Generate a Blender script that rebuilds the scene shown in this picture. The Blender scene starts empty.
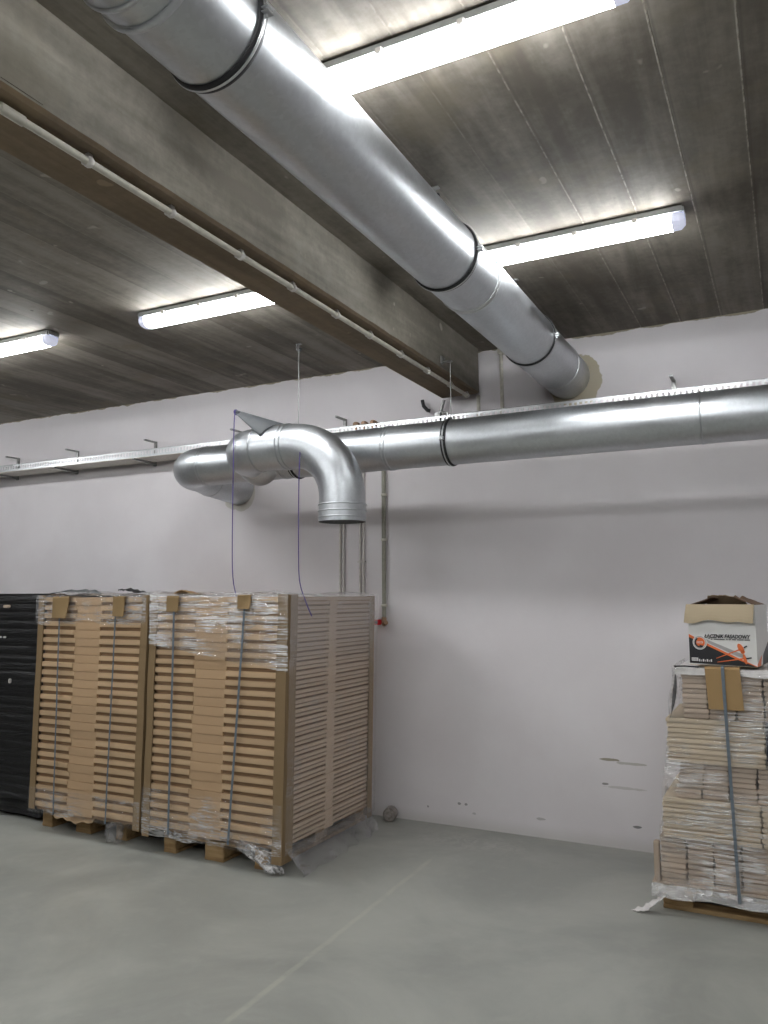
import bpy, bmesh, math, random
from mathutils import Vector, Matrix, noise
random.seed(11)
S = bpy.context.scene
COL = S.collection
PI = math.pi
CEIL = 3.37
WALLY = 5.33

# ------------------------------------------------------------------ view
S.view_settings.view_transform = 'Standard'
S.view_settings.look = 'None'
S.view_settings.gamma = 1
S.view_settings.use_curve_mapping = False
S.view_settings.exposure = EXPO = 0.0
S.cycles.max_bounces = 10
S.cycles.transparent_max_bounces = 16
S.cycles.caustics_reflective = False
S.cycles.caustics_refractive = False
S.cycles.sample_clamp_indirect = 6

# ------------------------------------------------------------------ camera
F = 791.8
P = math.radians(6.044); Y = math.radians(26.98); R = math.radians(-0.189)
fw = Vector((-math.sin(Y)*math.cos(P), math.cos(Y)*math.cos(P), math.sin(P)))
rt0 = Vector((math.cos(Y), math.sin(Y), 0)); up0 = rt0.cross(fw)
rt = rt0*math.cos(R) + up0*math.sin(R); up = -rt0*math.sin(R) + up0*math.cos(R)
cd = bpy.data.cameras.new('camera'); cam = bpy.data.objects.new('camera', cd); COL.objects.link(cam)
cd.sensor_fit = 'HORIZONTAL'; cd.sensor_width = 36; cd.lens = F/768*36
cd.clip_start = 0.02; cd.clip_end = 60
m = Matrix((rt, up, -fw)).transposed().to_4x4(); m.translation = Vector((0, 0, 1.6))
cam.matrix_world = m
S.camera = cam

# ------------------------------------------------------------------ materials
MATS = {}
class NT:
    def __init__(s, name):
        s.m = bpy.data.materials.new(name); s.m.use_nodes = True
        s.t = s.m.node_tree; s.t.nodes.clear(); MATS[name] = s.m
        s.out = s.n('ShaderNodeOutputMaterial')
    def n(s, typ, **kw):
        nd = s.t.nodes.new(typ)
        for k, v in kw.items():
            if hasattr(nd, k): setattr(nd, k, v)
        return nd
    def set(s, sock, v):
        if isinstance(v, bpy.types.NodeSocket): s.t.links.new(v, sock)
        elif isinstance(v, (tuple, list)) and sock.type == 'RGBA' and len(v) == 3: sock.default_value = (*v, 1)
        else: sock.default_value = v
    def coord(s, kind='Object'): return s.n('ShaderNodeTexCoord').outputs[kind]
    def mapping(s, vec, scale=(1, 1, 1), loc=(0, 0, 0), rot=(0, 0, 0)):
        nd = s.n('ShaderNodeMapping'); s.set(nd.inputs['Vector'], vec)
        nd.inputs['Scale'].default_value = scale; nd.inputs['Location'].default_value = loc; nd.inputs['Rotation'].default_value = rot
        return nd.outputs[0]
    def noise(s, vec, scale, detail=4, rough=0.55, dist=0.0):
        nd = s.n('ShaderNodeTexNoise'); s.set(nd.inputs['Vector'], vec)
        nd.inputs['Scale'].default_value = scale; nd.inputs['Detail'].default_value = detail
        nd.inputs['Roughness'].default_value = rough; nd.inputs['Distortion'].default_value = dist
        return nd.outputs['Fac']
    def math(s, op, a, b=0.0, c=0.0, clamp=False):
        nd = s.n('ShaderNodeMath', operation=op); nd.use_clamp = clamp
        s.set(nd.inputs[0], a); s.set(nd.inputs[1], b)
        s.set(nd.inputs[2], c)
        return nd.outputs[0]
    def rng(s, v, a, b, c=0.0, d=1.0, smooth=True):
        nd = s.n('ShaderNodeMapRange'); nd.interpolation_type = 'SMOOTHSTEP' if smooth else 'LINEAR'
        s.set(nd.inputs['Value'], v)
        for i, x in zip(('From Min', 'From Max', 'To Min', 'To Max'), (a, b, c, d)): nd.inputs[i].default_value = x
        return nd.outputs[0]
    def mix(s, f, a, b, blend='MIX'):
        nd = s.n('ShaderNodeMix'); nd.data_type = 'RGBA'; nd.blend_type = blend
        s.set(nd.inputs[0], f); s.set(nd.inputs[6], a if not isinstance(a, tuple) else (*a, 1)[:4]); s.set(nd.inputs[7], b if not isinstance(b, tuple) else (*b, 1)[:4])
        return nd.outputs[2]
    def sep(s, v):
        nd = s.n('ShaderNodeSeparateXYZ'); s.set(nd.inputs[0], v); return nd.outputs
    def bump(s, h, strength=0.3, dist=0.01):
        nd = s.n('ShaderNodeBump'); s.set(nd.inputs['Height'], h)
        nd.inputs['Strength'].default_value = strength; nd.inputs['Distance'].default_value = dist
        return nd.outputs[0]
    def bsdf(s, color, rough=0.6, metal=0.0, normal=None, spec=0.5, **kw):
        nd = s.n('ShaderNodeBsdfPrincipled')
        s.set(nd.inputs['Base Color'], color if not isinstance(color, tuple) else (*color, 1)[:4])
        s.set(nd.inputs['Roughness'], rough); s.set(nd.inputs['Metallic'], metal)
        nd.inputs['Specular IOR Level'].default_value = spec
        if normal is not None: s.set(nd.inputs['Normal'], normal)
        for k, v in kw.items(): s.set(nd.inputs[k], v)
        return nd.outputs[0]
    def finish(s, sh): s.t.links.new(sh, s.out.inputs['Surface']); return s.m

def plain(name, col, rough=0.6, metal=0.0, var=0.08, vscale=30, spec=0.4):
    t = NT(name); c = t.coord()
    n = t.noise(c, vscale, 4)
    f = t.rng(n, 0.3, 0.7, 1-var, 1+var)
    dark = tuple(x*(1-var) for x in col); lite = tuple(min(1, x*(1+var)) for x in col)
    colr = t.mix(t.rng(n, 0.3, 0.7), dark, lite)
    return t.finish(t.bsdf(colr, rough, metal, t.bump(n, 0.1, 0.003), spec))

# painted wall with scuffs and bare plaster round the duct holes
t = NT('wall_paint'); c = t.coord()
n1 = t.noise(c, 1.3, 5); n2 = t.noise(c, 45, 4)
col = t.mix(t.rng(n1, 0.35, 0.65), (0.71, 0.672, 0.688), (0.76, 0.725, 0.742))
def blob(px, pz, rad, jag=0.25, sx=1.0, sz=1.0, sc=6):
    mp = t.mapping(c, (sx, 0, sz), (-px*sx, 0, -pz*sz))
    ln = t.n('ShaderNodeVectorMath', operation='LENGTH'); t.set(ln.inputs[0], mp)
    d = t.math('ADD', ln.outputs['Value'], t.math('MULTIPLY', t.math('SUBTRACT', t.noise(c, sc, 3), 0.5), jag))
    return t.rng(d, rad-0.004, rad+0.004, 1, 0)
col = t.mix(blob(-1.24, 3.07, 0.185, 0.16), col, (0.46, 0.41, 0.31))
col = t.mix(blob(-4.07, 2.47, 0.165, 0.08), col, (0.60, 0.57, 0.53))
for (px, pz, L, dark, op) in ((-1.09, 0.545, 0.06, (0.28, 0.25, 0.18), 0.9), (-0.95, 0.53, 0.10, (0.36, 0.34, 0.28), 0.6), (-1.12, 0.39, 0.022, (0.2, 0.19, 0.18), 0.8), (-1.0, 0.375, 0.13, (0.5, 0.47, 0.45), 0.6),
                          (-0.93, 0.145, 0.024, (0.12, 0.12, 0.12), 0.8), (-2.13, 0.155, 0.012, (0.25, 0.24, 0.24), 0.8), (-2.08, 0.155, 0.012, (0.25, 0.24, 0.24), 0.8),
                          (-2.37, 0.11, 0.008, (0.2, 0.2, 0.2), 0.8), (-1.55, 0.12, 0.035, (0.4, 0.38, 0.37), 0.7), (-2.02, 0.10, 0.015, (0.3, 0.3, 0.3), 0.5)):
    mk = t.math('MULTIPLY', blob(px, pz, 0.5, 0.7, 0.5/L, 0.5/0.008, 30), op)
    col = t.mix(mk, col, dark)
z = t.sep(c)[2]
dirt = t.math('MULTIPLY', t.rng(t.math('ADD', z, t.math('MULTIPLY', n1, 0.06)), 0.03, 0.13, 1, 0), 0.35)
col = t.mix(dirt, col, (0.45, 0.43, 0.38))
edge = t.rng(t.math('ADD', z, t.math('MULTIPLY', t.noise(c, 7, 4), 0.06)), CEIL+0.020, CEIL+0.026)
col = t.mix(edge, col, (0.33, 0.29, 0.22))
t.finish(t.bsdf(col, 0.62, 0, t.bump(t.math('ADD', n2, t.math('MULTIPLY', n1, 2)), 0.12, 0.004), 0.35))

# polished concrete floor
t = NT('floor_concrete'); c = t.coord()
n1 = t.noise(c, 0.9, 6, 0.6, 0.6); n2 = t.noise(c, 5, 6, 0.65, 0.4); n3 = t.noise(c, 60, 3)
col = t.mix(t.rng(n1, 0.35, 0.68), (0.28, 0.285, 0.26), (0.385, 0.388, 0.352))
col = t.mix(t.math('MULTIPLY', t.rng(n2, 0.45, 0.75), 0.45), col, (0.42, 0.42, 0.385))
sp = t.sep(c)
jit = t.math('MULTIPLY', t.math('SUBTRACT', t.noise(c, 4, 3), 0.5), 0.025)
dx = t.math('ABSOLUTE', t.math('ADD', t.math('ADD', t.math('ADD', sp[0], t.math('MULTIPLY', sp[1], 0.027)), 1.907), jit))
ln = t.math('MULTIPLY', t.rng(dx, 0.006, 0.022, 1, 0), t.rng(sp[1], 4.5, 4.75, 1, 0))
ln = t.math('MULTIPLY', ln, t.rng(t.noise(c, 9, 3), 0.3, 0.6, 0.10, 0.36))
col = t.mix(ln, col, (0.52, 0.52, 0.43))
# scuffed pale dust by the foot of the wall
mp = t.mapping(c, (1/0.55, 1/0.22, 0), (1.95/0.55, -5.02/0.22, 0))
l2 = t.n('ShaderNodeVectorMath', operation='LENGTH'); t.set(l2.inputs[0], mp)
du = t.math('MULTIPLY', t.rng(l2.outputs['Value'], 0.2, 1.1, 1, 0), t.rng(t.noise(c, 14, 6, 0.7, 1.5), 0.42, 0.62))
col = t.mix(t.math('MULTIPLY', du, 0.45), col, (0.47, 0.46, 0.43))
ro = t.rng(n2, 0.3, 0.7, 0.34, 0.5)
t.finish(t.bsdf(col, ro, 0, t.bump(t.math('ADD', n2, t.math('MULTIPLY', n3, 0.4)), 0.08, 0.004), 0.4))

# board-marked concrete for the slab
def board_concrete(name, period, off, dark, lite, axis=0, ridge=True, stain=(0.2, 0.17, 0.12)):
    t = NT(name); c = t.coord(); sp = t.sep(c)
    x = t.math('MULTIPLY', t.math('ADD', sp[axis], off), 1/period)
    idx = t.math('FLOOR', x); fr = t.math('FRACT', x)
    wn = t.n('ShaderNodeTexWhiteNoise'); wn.noise_dimensions = '1D'; t.set(wn.inputs['W'], idx)
    st = t.mapping(c, (9, 0.9, 9) if axis == 0 else (0.9, 9, 9))
    streak = t.noise(st, 1, 6, 0.6, 0.3)
    cloud = t.noise(c, 1.6, 6, 0.6, 0.5); fine = t.noise(c, 28, 5, 0.6)
    v = t.math('ADD', t.math('MULTIPLY', wn.outputs['Value'], 0.24), t.math('ADD', t.math('MULTIPLY', streak, 0.85), t.math('ADD', t.math('MULTIPLY', cloud, 0.6), t.math('MULTIPLY', fine, 0.25))))
    col = t.mix(t.rng(v, 0.70, 1.25), dark, lite)
    # white lime blooms and dark holes
    spots = t.noise(c, 7.5, 2, 0.5)
    col = t.mix(t.math('MULTIPLY', t.rng(spots, 0.72, 0.76), 0.5), col, tuple(min(1, q*1.7) for q in lite))
    vor = t.n('ShaderNodeTexVoronoi'); t.set(vor.inputs['Vector'], c); vor.inputs['Scale'].default_value = 1.9
    col = t.mix(t.rng(t.math('ADD', vor.outputs['Distance'], t.math('MULTIPLY', fine, 0.03)), 0.035, 0.05, 0.85, 0), col, (0.03, 0.025, 0.02))
    col = t.mix(t.math('MULTIPLY', t.rng(t.noise(c, 2.3, 4), 0.56, 0.7), 0.5), col, stain)
    h = t.math('MULTIPLY', fine, 0.4)
    if ridge:
        vis = t.rng(sp[0], -1.05, -0.58, 0.22, 1)
        e = t.math('MINIMUM', fr, t.math('SUBTRACT', 1, fr))
        br = t.rng(t.noise(c, 22, 3), 0.35, 0.6, 0.15, 1)
        r = t.math('MULTIPLY', t.math('MULTIPLY', t.rng(e, 0.004, 0.02, 1, 0), br), vis)
        col = t.mix(t.math('MULTIPLY', r, 0.55), col, tuple(min(1, q*1.9) for q in lite))
        sh = t.math('MULTIPLY', t.rng(t.math('ABSOLUTE', t.math('SUBTRACT', fr, 0.04)), 0.0, 0.03, 0.35, 0), vis)
        col = t.mix(sh, col, tuple(q*0.6 for q in dark))
        h = t.math('ADD', h, t.math('MULTIPLY', r, 1.5))
    return t.finish(t.bsdf(col, 0.72, 0, t.bump(h, 0.5, 0.006), 0.3))
board_concrete('ceiling_concrete', 0.245, 0.30, (0.125, 0.108, 0.088), (0.30, 0.272, 0.232))
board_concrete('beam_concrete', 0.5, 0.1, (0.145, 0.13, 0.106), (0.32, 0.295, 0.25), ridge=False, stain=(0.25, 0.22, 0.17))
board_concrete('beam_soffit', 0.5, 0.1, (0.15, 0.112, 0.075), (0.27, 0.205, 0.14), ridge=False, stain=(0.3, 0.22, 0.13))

# galvanised sheet
def galv(name, col, rough, sc=18):
    t = NT(name); c = t.coord()
    v = t.n('ShaderNodeTexVoronoi'); t.set(v.inputs['Vector'], c); v.inputs['Scale'].default_value = sc*4
    n = t.noise(c, sc/3, 4); n2 = t.noise(c, 2.2, 4)
    cc = t.mix(v.outputs['Color'], tuple(x*0.93 for x in col), tuple(min(1, x*1.04) for x in col))
    cc = t.mix(t.math('MULTIPLY', t.rng(n2, 0.5, 0.7), 0.25), cc, tuple(x*0.82 for x in col))
    ro = t.rng(n, 0.3, 0.7, rough-0.05, rough+0.07)
    return t.finish(t.bsdf(cc, ro, 1.0, t.bump(n2, 0.05, 0.02), 0.5))
galv('galvanised_steel', (0.56, 0.58, 0.60), 0.40)
plain('galvanised_matt', (0.075, 0.08, 0.085), 0.6, 0.0)
galv('zinc_bright', (0.62, 0.63, 0.64), 0.36)
plain('tray_base_bounce', (0.66, 0.62, 0.56), 0.55, 0.1)  # zinc underside: beige light bounced off the wall is painted into its colour
plain('zinc_dull', (0.34, 0.34, 0.33), 0.45, 0.8)
plain('rubber', (0.018, 0.018, 0.02), 0.55)
plain('duct_inside', (0.16, 0.16, 0.16), 0.6, 0.7)
plain('pvc_cream', (0.60, 0.57, 0.50), 0.45)
plain('pvc_white', (0.66, 0.63, 0.60), 0.4)
plain('pipe_olive', (0.31, 0.30, 0.25), 0.45)
plain('red_plastic', (0.62, 0.02, 0.03), 0.4)
plain('brass_brown', (0.35, 0.22, 0.14), 0.5, 0.4)
plain('cord_purple', (0.075, 0.05, 0.22), 0.7)
plain('strap_blue', (0.14, 0.17, 0.20), 0.4)
plain('housing_grey', (0.30, 0.31, 0.30), 0.5)
plain('sheet_white', (0.74, 0.71, 0.69), 0.45)
plain('lead_grey', (0.13, 0.135, 0.13), 0.4)
plain('roll_grey', (0.30, 0.27, 0.25), 0.8, 0, 0.25, 40)

def cardboard(name, col, var=0.14, rough=0.75):
    t = NT(name); c = t.coord()
    oi = t.n('ShaderNodeObjectInfo')
    n = t.noise(t.mapping(c, (3, 3, 40)), 1.5, 4); n2 = t.noise(c, 9, 4)
    f = t.math('ADD', t.math('MULTIPLY', oi.outputs['Random'], 0.6), t.math('ADD', t.math('MULTIPLY', n, 0.25), t.math('MULTIPLY', n2, 0.25)))
    cc = t.mix(t.rng(f, 0.1, 0.95, smooth=False), tuple(x*(1-var) for x in col), tuple(min(1, x*(1+var)) for x in col))
    return t.finish(t.bsdf(cc, rough, 0, t.bump(n2, 0.15, 0.003), 0.25))
cardboard('card_tan', (0.53, 0.375, 0.23))
cardboard('card_tan_centre', (0.47, 0.32, 0.19), 0.10)
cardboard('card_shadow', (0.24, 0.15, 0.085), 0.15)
cardboard('card_edge', (0.23, 0.158, 0.085), 0.06)
cardboard('card_side', (0.52, 0.40, 0.30), 0.08)
cardboard('card_pale', (0.50, 0.40, 0.315), 0.20)
cardboard('card_pale_long', (0.57, 0.47, 0.345), 0.15)
cardboard('card_pad', (0.36, 0.235, 0.11), 0.05)
cardboard('card_pad_dark', (0.25, 0.168, 0.08), 0.08)
cardboard('card_flap_brown', (0.27, 0.195, 0.125), 0.05)
cardboard('card_box_inside', (0.47, 0.38, 0.26), 0.05)
cardboard('card_dark_fold', (0.16, 0.10, 0.065), 0.1)
plain('print_white', (0.72, 0.71, 0.69), 0.45, 0, 0.02)
plain('print_grey', (0.40, 0.39, 0.38), 0.45, 0, 0.04)
plain('print_black', (0.025, 0.025, 0.028), 0.4, 0, 0.05)
plain('print_orange', (0.75, 0.17, 0.05), 0.4, 0, 0.04)

t = NT('pallet_wood'); c = t.coord()
g = t.noise(t.mapping(c, (2.5, 30, 30)), 1, 5); n = t.noise(c, 7, 4)
cc = t.mix(t.rng(t.math('ADD', g, t.math('MULTIPLY', n, 0.6)), 0.5, 1.1), (0.22, 0.135, 0.06), (0.45, 0.31, 0.16))
t.finish(t.bsdf(cc, 0.75, 0, t.bump(g, 0.3, 0.003), 0.2))

# stretch film: clear, faintly milky, glossy wrinkles; their lamp glints painted as white streaks
def film(name, base, streak, vec=(3, 3, 40), milk_glint=(0.80, 0.78, 0.78), rot=(0, 0.0, 0), bumps=0.6, rough=0.16, thin=16, cover=(0.45, 0.62), fres=0.08, zgrad=None):
    t = NT(name); c = t.coord()
    mp = t.mapping(c, vec, rot=rot)
    n = t.noise(mp, 2.0, 5, 0.6, 0.8); patch = t.noise(c, 3.6, 4)
    ridge = t.math('SUBTRACT', 1, t.math('MULTIPLY', t.math('ABSOLUTE', t.math('SUBTRACT', n, 0.5)), thin), clamp=True)
    st = t.math('MULTIPLY', ridge, t.rng(patch, *cover))
    nrm = t.bump(n, bumps, 0.02)
    df = t.n('ShaderNodeBsdfDiffuse'); df.inputs['Color'].default_value = (*milk_glint, 1)
    gl = t.n('ShaderNodeBsdfGlossy'); gl.inputs['Roughness'].default_value = rough; gl.inputs['Color'].default_value = (1, 1, 1, 1); t.set(gl.inputs['Normal'], nrm)
    ms = t.n('ShaderNodeMixShader'); ms.inputs[0].default_value = 0.45
    t.t.links.new(df.outputs[0], ms.inputs[1]); t.t.links.new(gl.outputs[0], ms.inputs[2])
    tr = t.n('ShaderNodeBsdfTransparent')
    lw = t.n('ShaderNodeLayerWeight'); lw.inputs['Blend'].default_value = 0.25; t.set(lw.inputs['Normal'], nrm)
    b2 = base
    if zgrad: b2 = t.rng(t.sep(c)[2], zgrad[0], zgrad[1], base*zgrad[2], base)
    f = t.math('ADD', t.math('ADD', t.math('MULTIPLY', st, streak), b2), t.math('MULTIPLY', lw.outputs['Fresnel'], fres), clamp=True)
    m2 = t.n('ShaderNodeMixShader'); t.set(m2.inputs[0], f)
    t.t.links.new(tr.outputs[0], m2.inputs[1]); t.t.links.new(ms.outputs[0], m2.inputs[2])
    return t.finish(m2.outputs[0])
film('film_clear', 0.02, 0.9, milk_glint=(0.9, 0.88, 0.87), thin=18)
film('film_milky', 0.26, 0.30, (2, 3, 14), (0.60, 0.55, 0.53), zgrad=(1.05, 1.45, 0.22), cover=(0.5, 0.7))
film('film_slanted', 0.04, 1.0, (1.3, 3, 38), (0.95, 0.94, 0.93), rot=(0, 0.20, 0), bumps=0.8, cover=(0.38, 0.58), thin=15)
film('film_carton', 0.05, 0.95, (1.7, 3, 42), (0.92, 0.90, 0.89), bumps=0.9, cover=(0.42, 0.62), thin=17, rough=0.2)
film('film_crumpled', 0.16, 0.5, (9, 9, 9), (0.66, 0.65, 0.66), bumps=0.8, thin=9, rough=0.3)
film('film_white_edge', 0.50, 0.4, (5, 5, 16), (0.74, 0.72, 0.71), bumps=1.0, thin=7)
film('film_grey_drape', 0.20, 0.35, (7, 4, 4), (0.22, 0.22, 0.23), bumps=0.8, thin=7)
t = NT('film_black'); c = t.coord()
n = t.noise(t.mapping(c, (1.4, 1.4, 16)), 1.6, 5, 0.6, 0.5)
t.finish(t.bsdf((0.005, 0.005, 0.006), t.rng(n, 0.3, 0.7, 0.34, 0.55), 0, t.bump(n, 0.9, 0.03), 0.5))
t = NT('film_black_sheet'); c = t.coord()
t.finish(t.bsdf((0.05, 0.06, 0.06), 0.3, 0, t.bump(t.noise(c, 12, 4), 0.6, 0.02), 0.5))

LAMP = 41.0
t = NT('lamp_diffuser'); em = t.n('ShaderNodeEmission'); em.inputs['Color'].default_value = (0.96, 0.985, 1.0, 1); em.inputs['Strength'].default_value = LAMP
t.finish(em.outputs[0])
t = NT('lamp_end_clear')
b = t.bsdf((0.45, 0.47, 0.60), 0.25, 0, None, 0.5); 
em = t.n('ShaderNodeEmission'); em.inputs['Color'].default_value = (0.8, 0.82, 1.0, 1); em.inputs['Strength'].default_value = 0.55
ad = t.n('ShaderNodeAddShader'); t.t.links.new(b, ad.inputs[0]); t.t.links.new(em.outputs[0], ad.inputs[1]); t.finish(ad.outputs[0])

# ------------------------------------------------------------------ mesh builder
class MB:
    def __init__(s): s.v = []; s.f = []; s.mi = []; s.sm = []; s.mats = []
    def mat(s, m):
        if m not in s.mats: s.mats.append(m)
        return s.mats.index(m)
    def add(s, vs, fs, m, smooth=False):
        o = len(s.v); s.v += [tuple(v) for v in vs]; k = s.mat(m)
        for f in fs: s.f.append(tuple(i+o for i in f)); s.mi.append(k); s.sm.append(smooth)
    def box(s, x0, x1, y0, y1, z0, z1, m, M=None):
        vs = [(x, y, z) for z in (z0, z1) for y in (y0, y1) for x in (x0, x1)]
        if M is not None: vs = [M @ Vector(v) for v in vs]
        s.add(vs, [(0, 2, 3, 1), (4, 5, 7, 6), (0, 1, 5, 4), (2, 6, 7, 3), (0, 4, 6, 2), (1, 3, 7, 5)], m)
    def cbox(s, x0, x1, y0, y1, z0, z1, m, b=0.003, M=None):  # chamfered box
        bm = bmesh.new(); bmesh.ops.create_cube(bm, size=1)
        for v in bm.verts: v.co = Vector(((x0+x1)/2+v.co.x*(x1-x0), (y0+y1)/2+v.co.y*(y1-y0), (z0+z1)/2+v.co.z*(z1-z0)))
        bmesh.ops.bevel(bm, geom=bm.edges[:], offset=min(b, 0.45*min(x1-x0, y1-y0, z1-z0)), segments=2, affect='EDGES')
        if M is not None: bm.transform(M)
        bm.verts.index_update()
        s.add([v.co for v in bm.verts], [[v.index for v in f.verts] for f in bm.faces], m); bm.free()
    def prism(s, poly, d, m):   # poly: list of 3d points (planar), d: extrusion vector
        n = len(poly); d = Vector(d)
        vs = [Vector(p) for p in poly] + [Vector(p)+d for p in poly]
        fs = [tuple(range(n))[::-1], tuple(range(n, 2*n))] + [(i, (i+1) % n, n+(i+1) % n, n+i) for i in range(n)]
        s.add(vs, fs, m)
    def sweep(s, pts, radii, seg, m, caps=(True, True), smooth=True, inner=None, inner_mat=None):
        pts = [Vector(p) for p in pts]
        if not isinstance(radii, (list, tuple)): radii = [radii]*len(pts)
        tan = []
        for i in range(len(pts)):
            a = pts[max(0, i-1)]; b = pts[min(len(pts)-1, i+1)]; tan.append((b-a).normalized())
        ref = Vector((0, 0, 1)) if abs(tan[0].z) < 0.9 else Vector((1, 0, 0))
        u = (ref - tan[0]*ref.dot(tan[0])).normalized(); vs = []; fr = []
        for p, tt, r in zip(pts, tan, radii):
            u = (u - tt*u.dot(tt)).normalized(); w = tt.cross(u); fr.append((u.copy(), w))
            vs += [p + (u*math.cos(2*PI*k/seg) + w*math.sin(2*PI*k/seg))*r for k in range(seg)]
        fs = []
        for i in range(len(pts)-1):
            for k in range(seg):
                a = i*seg+k; b = i*seg+(k+1) % seg; fs.append((a, b, b+seg, a+seg))
        s.add(vs, fs, m, smooth)
        if caps[0]: s.add(vs[:seg], [tuple(range(seg))[::-1]], m)
        if caps[1]: s.add(vs[-seg:], [tuple(range(seg))], m)
        if inner is not None:     # hollow far end: rim and a short inside wall
            e = pts[-1]; u, w = fr[-1]; r = radii[-1]; tt = tan[-1]
            ring = lambda rr, dd: [e - tt*dd + (u*math.cos(2*PI*k/seg) + w*math.sin(2*PI*k/seg))*rr for k in range(seg)]
            v2 = ring(r, 0)+ring(r-0.003, 0)+ring(r-0.003, inner)
            f2 = [(i*seg+k, i*seg+(k+1) % seg, (i+1)*seg+(k+1) % seg, (i+1)*seg+k) for i in range(2) for k in range(seg)]
            s.add(v2, f2, inner_mat or m, True)
            s.add(ring(r-0.003, inner), [tuple(range(seg))], inner_mat or m)
    def ring(s, c, axis, R0, w, h, m, seg=48):  # raised bead round a duct
        c = Vector(c); ax = Vector(axis).normalized()
        prof = [(-w/2, -0.002), (-w/2, h*0.6), (-w/5, h), (w/5, h), (w/2, h*0.6), (w/2, -0.002)]
        ref = Vector((0, 0, 1)) if abs(ax.z) < 0.9 else Vector((1, 0, 0))
        u = (ref-ax*ref.dot(ax)).normalized(); q = ax.cross(u); vs = []
        for a, hh in prof:
            vs += [c+ax*a+(u*math.cos(2*PI*k/seg)+q*math.sin(2*PI*k/seg))*(R0+hh) for k in range(seg)]
        fs = [(i*seg+k, i*seg+(k+1) % seg, (i+1)*seg+(k+1) % seg, (i+1)*seg+k) for i in range(len(prof)-1) for k in range(seg)]
        s.add(vs, fs, m, True)
    def grid(s, fn, nu, nv, m, smooth=True, thick=0.0):
        vs = [Vector(fn(i/nu, j/nv)) for j in range(nv+1) for i in range(nu+1)]
        fs = [(j*(nu+1)+i, j*(nu+1)+i+1, (j+1)*(nu+1)+i+1, (j+1)*(nu+1)+i) for j in range(nv) for i in range(nu)]
        s.add(vs, fs, m, smooth)
    def build(s, name, parent=None, **props):
        me = bpy.data.meshes.new(name); me.from_pydata(s.v, [], s.f)
        for m in s.mats: me.materials.append(MATS[m])
        me.polygons.foreach_set('material_index', s.mi); me.polygons.foreach_set('use_smooth', s.sm)
        bm = bmesh.new(); bm.from_mesh(me)
        if s.closed(): bmesh.ops.recalc_face_normals(bm, faces=bm.faces)
        bm.to_mesh(me); bm.free(); me.update()
        o = bpy.data.objects.new(name, me); COL.objects.link(o)
        if parent: o.parent = parent; o.matrix_parent_inverse = parent.matrix_world.inverted()
        for k, v in props.items(): o[k] = v
        return o
    def closed(s): return True

def empty(name, loc, label, cat, group=None):
    o = bpy.data.objects.new(name, None); COL.objects.link(o); o.location = loc
    o.empty_display_size = 0.1
    o.matrix_world = Matrix.Translation(loc)
    o['label'] = label; o['category'] = cat
    if group: o['group'] = group
    return o
def tag(o, label, cat, group=None):
    o['label'] = label; o['category'] = cat
    if group: o['group'] = group
    return o
def arc(p0, d0, d1, r, n, a0=0.0, a1=PI/2):
    p0 = Vector(p0); d0 = Vector(d0); d1 = Vector(d1); c = p0+d1*r
    return [c - d1*r*math.cos(a0+(a1-a0)*i/n) + d0*r*math.sin(a0+(a1-a0)*i/n) for i in range(n+1)]
ORD = ['', 'first', 'second', 'third', 'fourth', 'fifth', 'sixth', 'seventh', 'eighth', 'ninth', 'tenth', 'eleventh', 'twelfth', 'thirteenth',
       'fourteenth', 'fifteenth', 'sixteenth', 'seventeenth', 'eighteenth', 'nineteenth', 'twentieth', 'twenty-first', 'twenty-second',
       'twenty-third', 'twenty-fourth', 'twenty-fifth', 'twenty-sixth', 'twenty-seventh', 'twenty-eighth']

# ------------------------------------------------------------------ room shell
def struct(name, fn):
    b = MB(); fn(b); return b.build(name, kind='structure')
X0, X1, Y0 = -11.0, 5.0, -6.0
struct('floor', lambda b: b.box(X0-.2, X1+.2, Y0-.2, WALLY+.2, -0.2, 0, 'floor_concrete'))
struct('ceiling', lambda b: b.box(X0-.2, X1+.2, Y0-.2, WALLY+.2, CEIL, CEIL+0.25, 'ceiling_concrete'))
struct('wall_back', lambda b: b.box(X0, X1, WALLY, WALLY+0.2, 0, CEIL, 'wall_paint'))
struct('wall_left', lambda b: b.box(X0-.2, X0, Y0, WALLY, 0, CEIL, 'wall_paint'))
struct('wall_right', lambda b: b.box(X1, X1+.2, Y0, WALLY, 0, CEIL, 'wall_paint'))
struct('wall_front', lambda b: b.box(X0, X1, Y0-.2, Y0, 0, CEIL, 'wall_paint'))
# ceiling beam: jittered arrises, chipped lower edge
BZ = 3.04
def beam(b):
    ny = 160; ys = [Y0 + (5.26-Y0)*i/ny for i in range(ny+1)]
    rows = []
    for y in ys:
        j = noise.noise(Vector((y*5, 0, 3)))*0.004; k = noise.noise(Vector((y*9, 4, 0)))*0.004
        rows.append([(-1.915+j, y, CEIL+.01), (-1.912+j, y, BZ+.012+k), (-1.925, y, BZ+k*.6), (-2.195, y, BZ-.002), (-2.205+j, y, BZ+.01), (-2.205, y, CEIL+.01)])
    n = len(rows[0]); vs = [v for r in rows for v in r]
    side = []; bot = []
    for i in range(ny):
        for q in range(n-1):
            f = (i*n+q, i*n+q+1, (i+1)*n+q+1, (i+1)*n+q)
            (bot if q in (1, 2, 3) else side).append(f)
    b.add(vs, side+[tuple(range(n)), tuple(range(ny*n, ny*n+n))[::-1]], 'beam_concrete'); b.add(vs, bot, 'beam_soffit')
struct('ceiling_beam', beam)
# formwork step on the near part of the beam side
def pl(b):
    b.prism([(-1.915, Y0, BZ+.10), (-1.915, 1.52, BZ+.10), (-1.915, 1.52, BZ+.02), (-1.915, Y0, BZ+.02)], (0.006, 0, 0), 'beam_concrete')
o = struct('trim_1', pl)

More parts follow.
